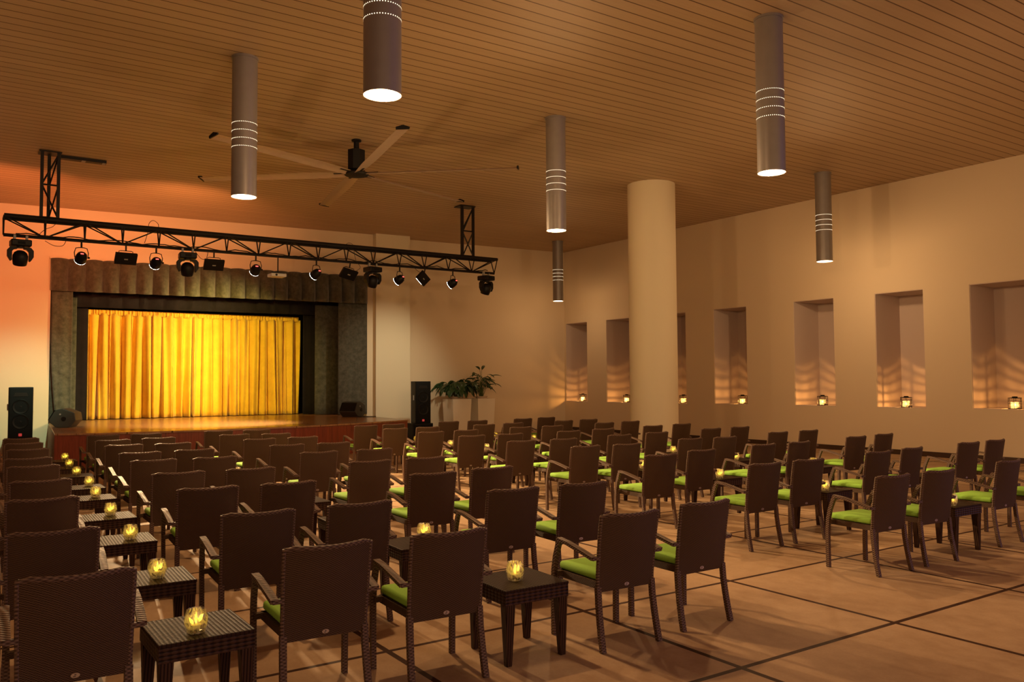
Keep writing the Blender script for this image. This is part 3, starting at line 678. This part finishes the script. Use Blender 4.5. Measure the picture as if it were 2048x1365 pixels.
# ------------------------------------------------------------------ chairs
def yb(z, u=0):
    t = max(0, (z-.37)/.485); return .062-.060*t**1.4-.050*(1-u*u)*min(1, t*1.6)
def make_chair():
    t = thing('wicker_armchair', '', 'chair', (0, 0, 0), 0, 'wicker armchairs in rows')
    # backrest shell
    m = MB(); nu, nz = 12, 8; F = []; Bk = []
    for j in range(nz+1):
        z = .365+.485*j/nz; rf = []; rb = []
        for i in range(nu+1):
            u = -1+2*i/nu; hw = .222+.010*j/nz; zz = z+(.012*u*u if j == nz else 0)
            rf.append(m.bm.verts.new((u*hw, yb(z, u)+.011, zz))); rb.append(m.bm.verts.new((u*hw, yb(z, u)-.011, zz)))
        F.append(rf); Bk.append(rb)
    for G in (F, Bk):
        for j in range(nz):
            for i in range(nu): m.face([G[j][i], G[j][i+1], G[j+1][i+1], G[j+1][i]])
    for j in range(nz):
        for i in (0, nu): m.face([F[j][i], F[j+1][i], Bk[j+1][i], Bk[j][i]])
    for i in range(nu):
        for j in (0, nz): m.face([F[j][i], F[j][i+1], Bk[j][i+1], Bk[j][i]])
    b = m.build('backrest', MT['wicker'], t, smooth=True)
    path = [(-.225, yb(.38, 1), .375)]+[(-(.224+.010*k/6), yb(.37+.485*k/6, 1), .37+.48*k/6) for k in range(1, 7)]
    path += [((-1+2*i/10)*.232, yb(.855, -1+2*i/10), .852+.012*(-1+2*i/10)**2) for i in range(1, 10)]
    path += [((.224+.010*k/6), yb(.37+.485*k/6, 1), .37+.48*k/6) for k in range(6, 0, -1)]+[(.225, yb(.38, 1), .375)]
    MB().tube(path, .0135, 8, up=(0, 1, 0)).build('braided_edge', MT['strand'], b, smooth=True)
    # frame
    m = MB(); m.box((-.225, .05, .385), (-.19, .49, .43)); m.box((.19, .05, .385), (.225, .49, .43)); m.box((-.225, .455, .385), (.225, .495, .43)); m.box((-.225, .05, .385), (.225, .08, .43)); m.box((-.20, .07, .412), (.20, .47, .428))
    m.box((-.275, .44, .40), (-.22, .475, .432)); m.box((.22, .44, .40), (.275, .475, .432)); m.build('seat_frame', MT['wicker'], t)
    # cushion
    MB().rbox((-.215, .075, .431), (.215, .505, .487), .022, 3).build('cushion', MT['cushion'], t, smooth=True)['label'] = 'lime green seat cushion'
    for s in (-1, 1):
        P = [(s*.232, .0, 0), (s*.230, .020, .09), (s*.227, .038, .19), (s*.224, .052, .29), (s*.223, .060, .40)]
        MB().tube(P, 1, rect=(.030, .034), up=(1, 0, 0)).build('leg', MT['strand'], t)
        P = [(s*.265, .49, 0), (s*.266, .49, .18), (s*.268, .487, .34), (s*.271, .475, .44), (s*.275, .45, .53), (s*.279, .415, .61), (s*.281, .395, .648)]
        MB().tube(P, 1, rect=(.034, .030), up=(1, 0, 0)).build('leg', MT['strand'], t)
        m = MB().tube([(s*.281, .405, .655), (s*.281, .30, .645), (s*.278, .15, .615), (s*.275, .03, .588)], 1, rect=(.042, .022)); m.box((s*.225 if s > 0 else -.285, .025, .575), (.285 if s > 0 else -.225, .055, .597)); m.build('armrest', MT['strand'], t)
    # badge at the foot of the backrest
    z = .395; y = yb(z, 0)-.0135
    m = MB().tube([(0, y+.003, z), (0, y-.001, z)], .011, 16, up=(0, 0, 1)); m.xform(Matrix.Diagonal((1.75, 1, 1, 1))); bd = m.build('badge', MT['badge'], t)
    m = MB().box((-.004, y-.0022, z+.001), (.004, y-.001, z+.006)); m.box((-.009, y-.0022, z-.006), (.002, y-.001, z-.002)); m.build('badge_mark', MT['badge_mark'], bd)
    return t
def make_table():
    t = thing('side_table', '', 'side table', (0, 0, 0), 0, 'woven side tables between the chairs'); a = .235
    MB().rbox((-a, -a, .437), (a, a, .457), .006).build('tabletop', MT['ttop'], t)
    m = MB(); e = a-.004; f = e-.03
    m.box((-e, -e, .365), (e, -f, .438)); m.box((-e, f, .365), (e, e, .438)); m.box((-e, -f, .365), (-f, f, .438)); m.box((f, -f, .365), (e, f, .438)); m.build('apron', MT['tside'], t)
    for sx in (-1, 1):
        for sy in (-1, 1):
            def q(o_, i_): return [(sx*o_, sy*o_), (sx*i_, sy*o_), (sx*i_, sy*i_), (sx*o_, sy*i_)]
            m = MB(); m.hexa(q(.218, .180), q(.228, .160), 0.0, .366); m.build('leg', MT['tleg'], t, bev=.004)
    return t
def make_votive():
    t = thing('glass_candle_holder', '', 'candle holder', (0, 0, 0), 0, 'glass candle holders on the side tables')
    prof = [(.001, .006), (.036, .006), (.038, 0), (.041, .004), (.046, .02), (.053, .05), (.050, .078), (.042, .102), (.039, .104), (.037, .100), (.045, .076), (.047, .05), (.040, .018), (.001, .014)]
    m, rg = MB().lathe(prof, 10)
    m.build('glass', MT['glass'], t, smooth=True)
    m, rg = MB().lathe([(.001, .0145), (.024, .0145), (.024, .034), (.001, .036)], 14); c = m.build('candle', MT['wax'], t, smooth=True)
    fm = MB()
    for (x, y, h, tw, z0) in ((0, 0, .056, 0, .036), (.016, .006, .042, .40, .040), (-.015, -.004, .038, -.45, .038), (.004, -.016, .036, .25, .048)):
        k = MB(); k.lathe([(.0005, 0), (.006, h*.2), (.0075, h*.42), (.0045, h*.72), (.0005, h)], 8); k.xform(Matrix.Translation((x, y, z0)) @ Matrix.Rotation(tw, 4, 'Y') @ Matrix.Rotation(tw*.7, 4, 'X'))
        me = bpy.data.meshes.new('t'); k.bm.to_mesh(me); k.bm.free(); fm.bm.from_mesh(me); bpy.data.meshes.remove(me)
    fm.build('flame', MT['flame'], c, smooth=True)
    t.scale = (1.12, 1.12, 1.12); return t
CHAIRS = {
'A': [(0.49, 4.24, -4.7), (0.51, 5.54, -3.6), (0.58, 7.11, 0.0), (0.67, 8.44, 0.0), (0.72, 9.95, 0.0), (0.74, 11.0, 2.2), (0.84, 12.5, 1.1), (0.87, 13.77, -0.4), (0.91, 14.96, -1.2)],
'C': [(1.67, 4.22, -5.0), (1.7, 5.52, -5.0), (1.75, 7.03, -5.0), (1.81, 8.37, -1.8), (1.87, 9.87, -2.2), (1.93, 11.02, -1.5), (1.98, 12.48, -2.3), (2.01, 13.64, -1.2), (2.07, 15.03, -3.5)],
'D': [(2.37, 4.16, -4.8), (2.41, 5.5, -1.2), (2.4, 6.97, -1.2), (2.48, 8.32, -3.4), (2.51, 9.8, 0.0), (2.58, 11.06, -0.7), (2.6, 12.39, -1.1), (2.67, 13.73, -4.9), (2.71, 14.95, 0.8)],
'F': [(3.66, 4.07, -5.0), (3.71, 5.49, -2.4), (3.74, 6.87, -5.0), (3.75, 8.3, -0.7), (3.73, 9.75, 5.0), (3.8, 11.11, -0.4), (3.85, 12.49, 0.7), (3.83, 13.76, 0.0), (3.9, 15.0, -5.0)],
'G': [(4.4, 4.11, -1.1), (4.38, 5.44, -5.0), (4.44, 6.94, 1.2), (4.41, 8.28, -2.8), (4.45, 9.71, 1.4), (4.45, 11.07, -2.9), (4.52, 12.5, 1.4), (4.46, 13.59, -5.0), (4.53, 14.87, -5.0)],
'H': [(6.91, 4.24, -5.0), (6.86, 5.59, -1.2), (6.72, 6.94, -5.0), (6.83, 8.43, -0.4), (6.7, 9.71, 2.5), (6.73, 11.1, 0.0), (6.67, 12.32, 1.4), (6.65, 13.63, 0.0), (6.64, 14.89, -5.0)],
'I': [(7.61, 4.21, -5.0), (7.55, 5.58, -5.0), (7.57, 7.11, 3.2), (7.48, 8.36, -0.4), (7.41, 9.65, -2.8), (7.43, 11.07, 1.0), (7.4, 12.4, 0.0), (7.32, 13.65, 0.0), (7.28, 15.0, 0.0)],
'K': [(9.06, 4.28, 0.0), (8.99, 5.69, -1.1), (8.83, 7.21, 3.1), (8.87, 8.55, 0.0), (8.62, 9.8, 4.0), (8.61, 11.07, -3.8), (8.64, 12.53, 0.7), (8.59, 13.71, 2.3), (8.62, 15.15, -1.5)],
'L': [(9.85, 4.3, 0), (9.8, 5.75, 3.0), (9.55, 7.2, 5.0), (9.50, 8.46, -0.4), (9.50, 9.89, -0.7), (9.45, 11.17, -3.7), (9.34, 12.5, 0.3), (9.34, 13.82, -3.2), (9.32, 15.14, -3.2)],
'N': [None, (11.17, 5.77, -5.0), (11.05, 7.34, 1.1), (11.02, 8.71, -0.7), (10.92, 10.04, -1.9), (10.79, 11.34, 2.9), (10.80, 12.73, -3.8), (10.70, 13.93, -5.0), (10.56, 15.23, -1.9)],
'O': [None, (11.89, 5.78, -1.1), (11.87, 7.41, 2.1), (11.79, 8.7, -1.2), (11.7, 10.07, -1.1), (11.64, 11.44, 1.9), (11.59, 12.84, -2.0), (11.45, 14.02, 3.4), (11.31, 15.37, 3.7)],
}
ROW = ['nearest row', 'second row from the camera', 'third row from the camera', 'fourth row from the camera', 'fifth row from the camera', 'fourth row from the stage', 'third row from the stage', 'second row from the stage', 'row closest to the stage']
SEAT = {'A': 'left block, first chair from left', 'C': 'left block, second chair from left', 'D': 'left block, third chair from left', 'F': 'left block, fourth chair from left', 'G': 'left block, aisle chair',
        'H': 'right block, aisle chair', 'I': 'right block, second chair from aisle', 'K': 'right block, third chair from aisle', 'L': 'right block, fourth chair from aisle', 'N': 'right block, fifth chair from aisle', 'O': 'right block, sixth chair from aisle'}
ch = make_chair(); tb = make_table(); vt = make_votive(); index_tree(); used = False
for k, L in CHAIRS.items():
    for i, q in enumerate(L):
        if not q: continue
        x, y, a = q; a *= (.55 if i < 3 else .15); a += random.uniform(-.8, .8)
        place(ch, (x, y, 0), rad(a), 'wicker armchair, '+ROW[i]+', '+SEAT[k], used); used = True
# side tables and votives
CAND = {('B', 0): (1.05, 4.43), ('B', 1): (1.13, 5.80), ('B', 2): (1.22, 7.33), ('B', 3): (1.28, 8.76), ('B', 4): (1.34, 10.21), ('B', 5): (1.42, 11.38), ('B', 6): (1.44, 12.8), ('B', 7): (1.49, 14.13), ('B', 8): (1.56, 15.4),
        ('E', 0): (2.98, 4.40), ('E', 1): (3.17, 5.98), ('J', 0): (8.21, 4.43), ('J', 1): (8.17, 5.84), ('J', 2): (8.14, 7.35), ('J', 7): (7.97, 13.95), ('J', 6): (8.05, 12.79), ('M', 3): (10.07, 8.80), ('M', 4): (10.28, 10.32), ('M', 7): (10.15, 14.25)}
TCOL = {'B': ('A', 'C', 'leftmost table column'), 'E': ('D', 'F', 'second table column from left'), 'J': ('I', 'K', 'table column right of the aisle'), 'M': ('L', 'N', 'far right table column')}
used = False
for k, (a, b, ph) in TCOL.items():
    for i in range(9):
        if not CHAIRS[b][i] or not CHAIRS[a][i]: continue
        A, B = CHAIRS[a][i], CHAIRS[b][i]; x = (A[0]+B[0])/2; y = (A[1]+B[1])/2+.31
        if (k, i) == ('E', 1): y += .08
        place(tb, (x, y, 0), rad(random.uniform(-2, 2)-1), 'dark woven side table, '+ph+', '+ROW[i], used)
        cx, cy = CAND.get((k, i), (x+random.uniform(-.05, .05), y+random.uniform(-.05, .05)))
        cx = max(x-.15, min(x+.15, cx)); cy = max(y-.15, min(y+.15, cy))
        place(vt, (cx, cy, .4572), rad(random.uniform(0, 90)), 'lit glass candle, '+ph+', '+ROW[i], used); used = True
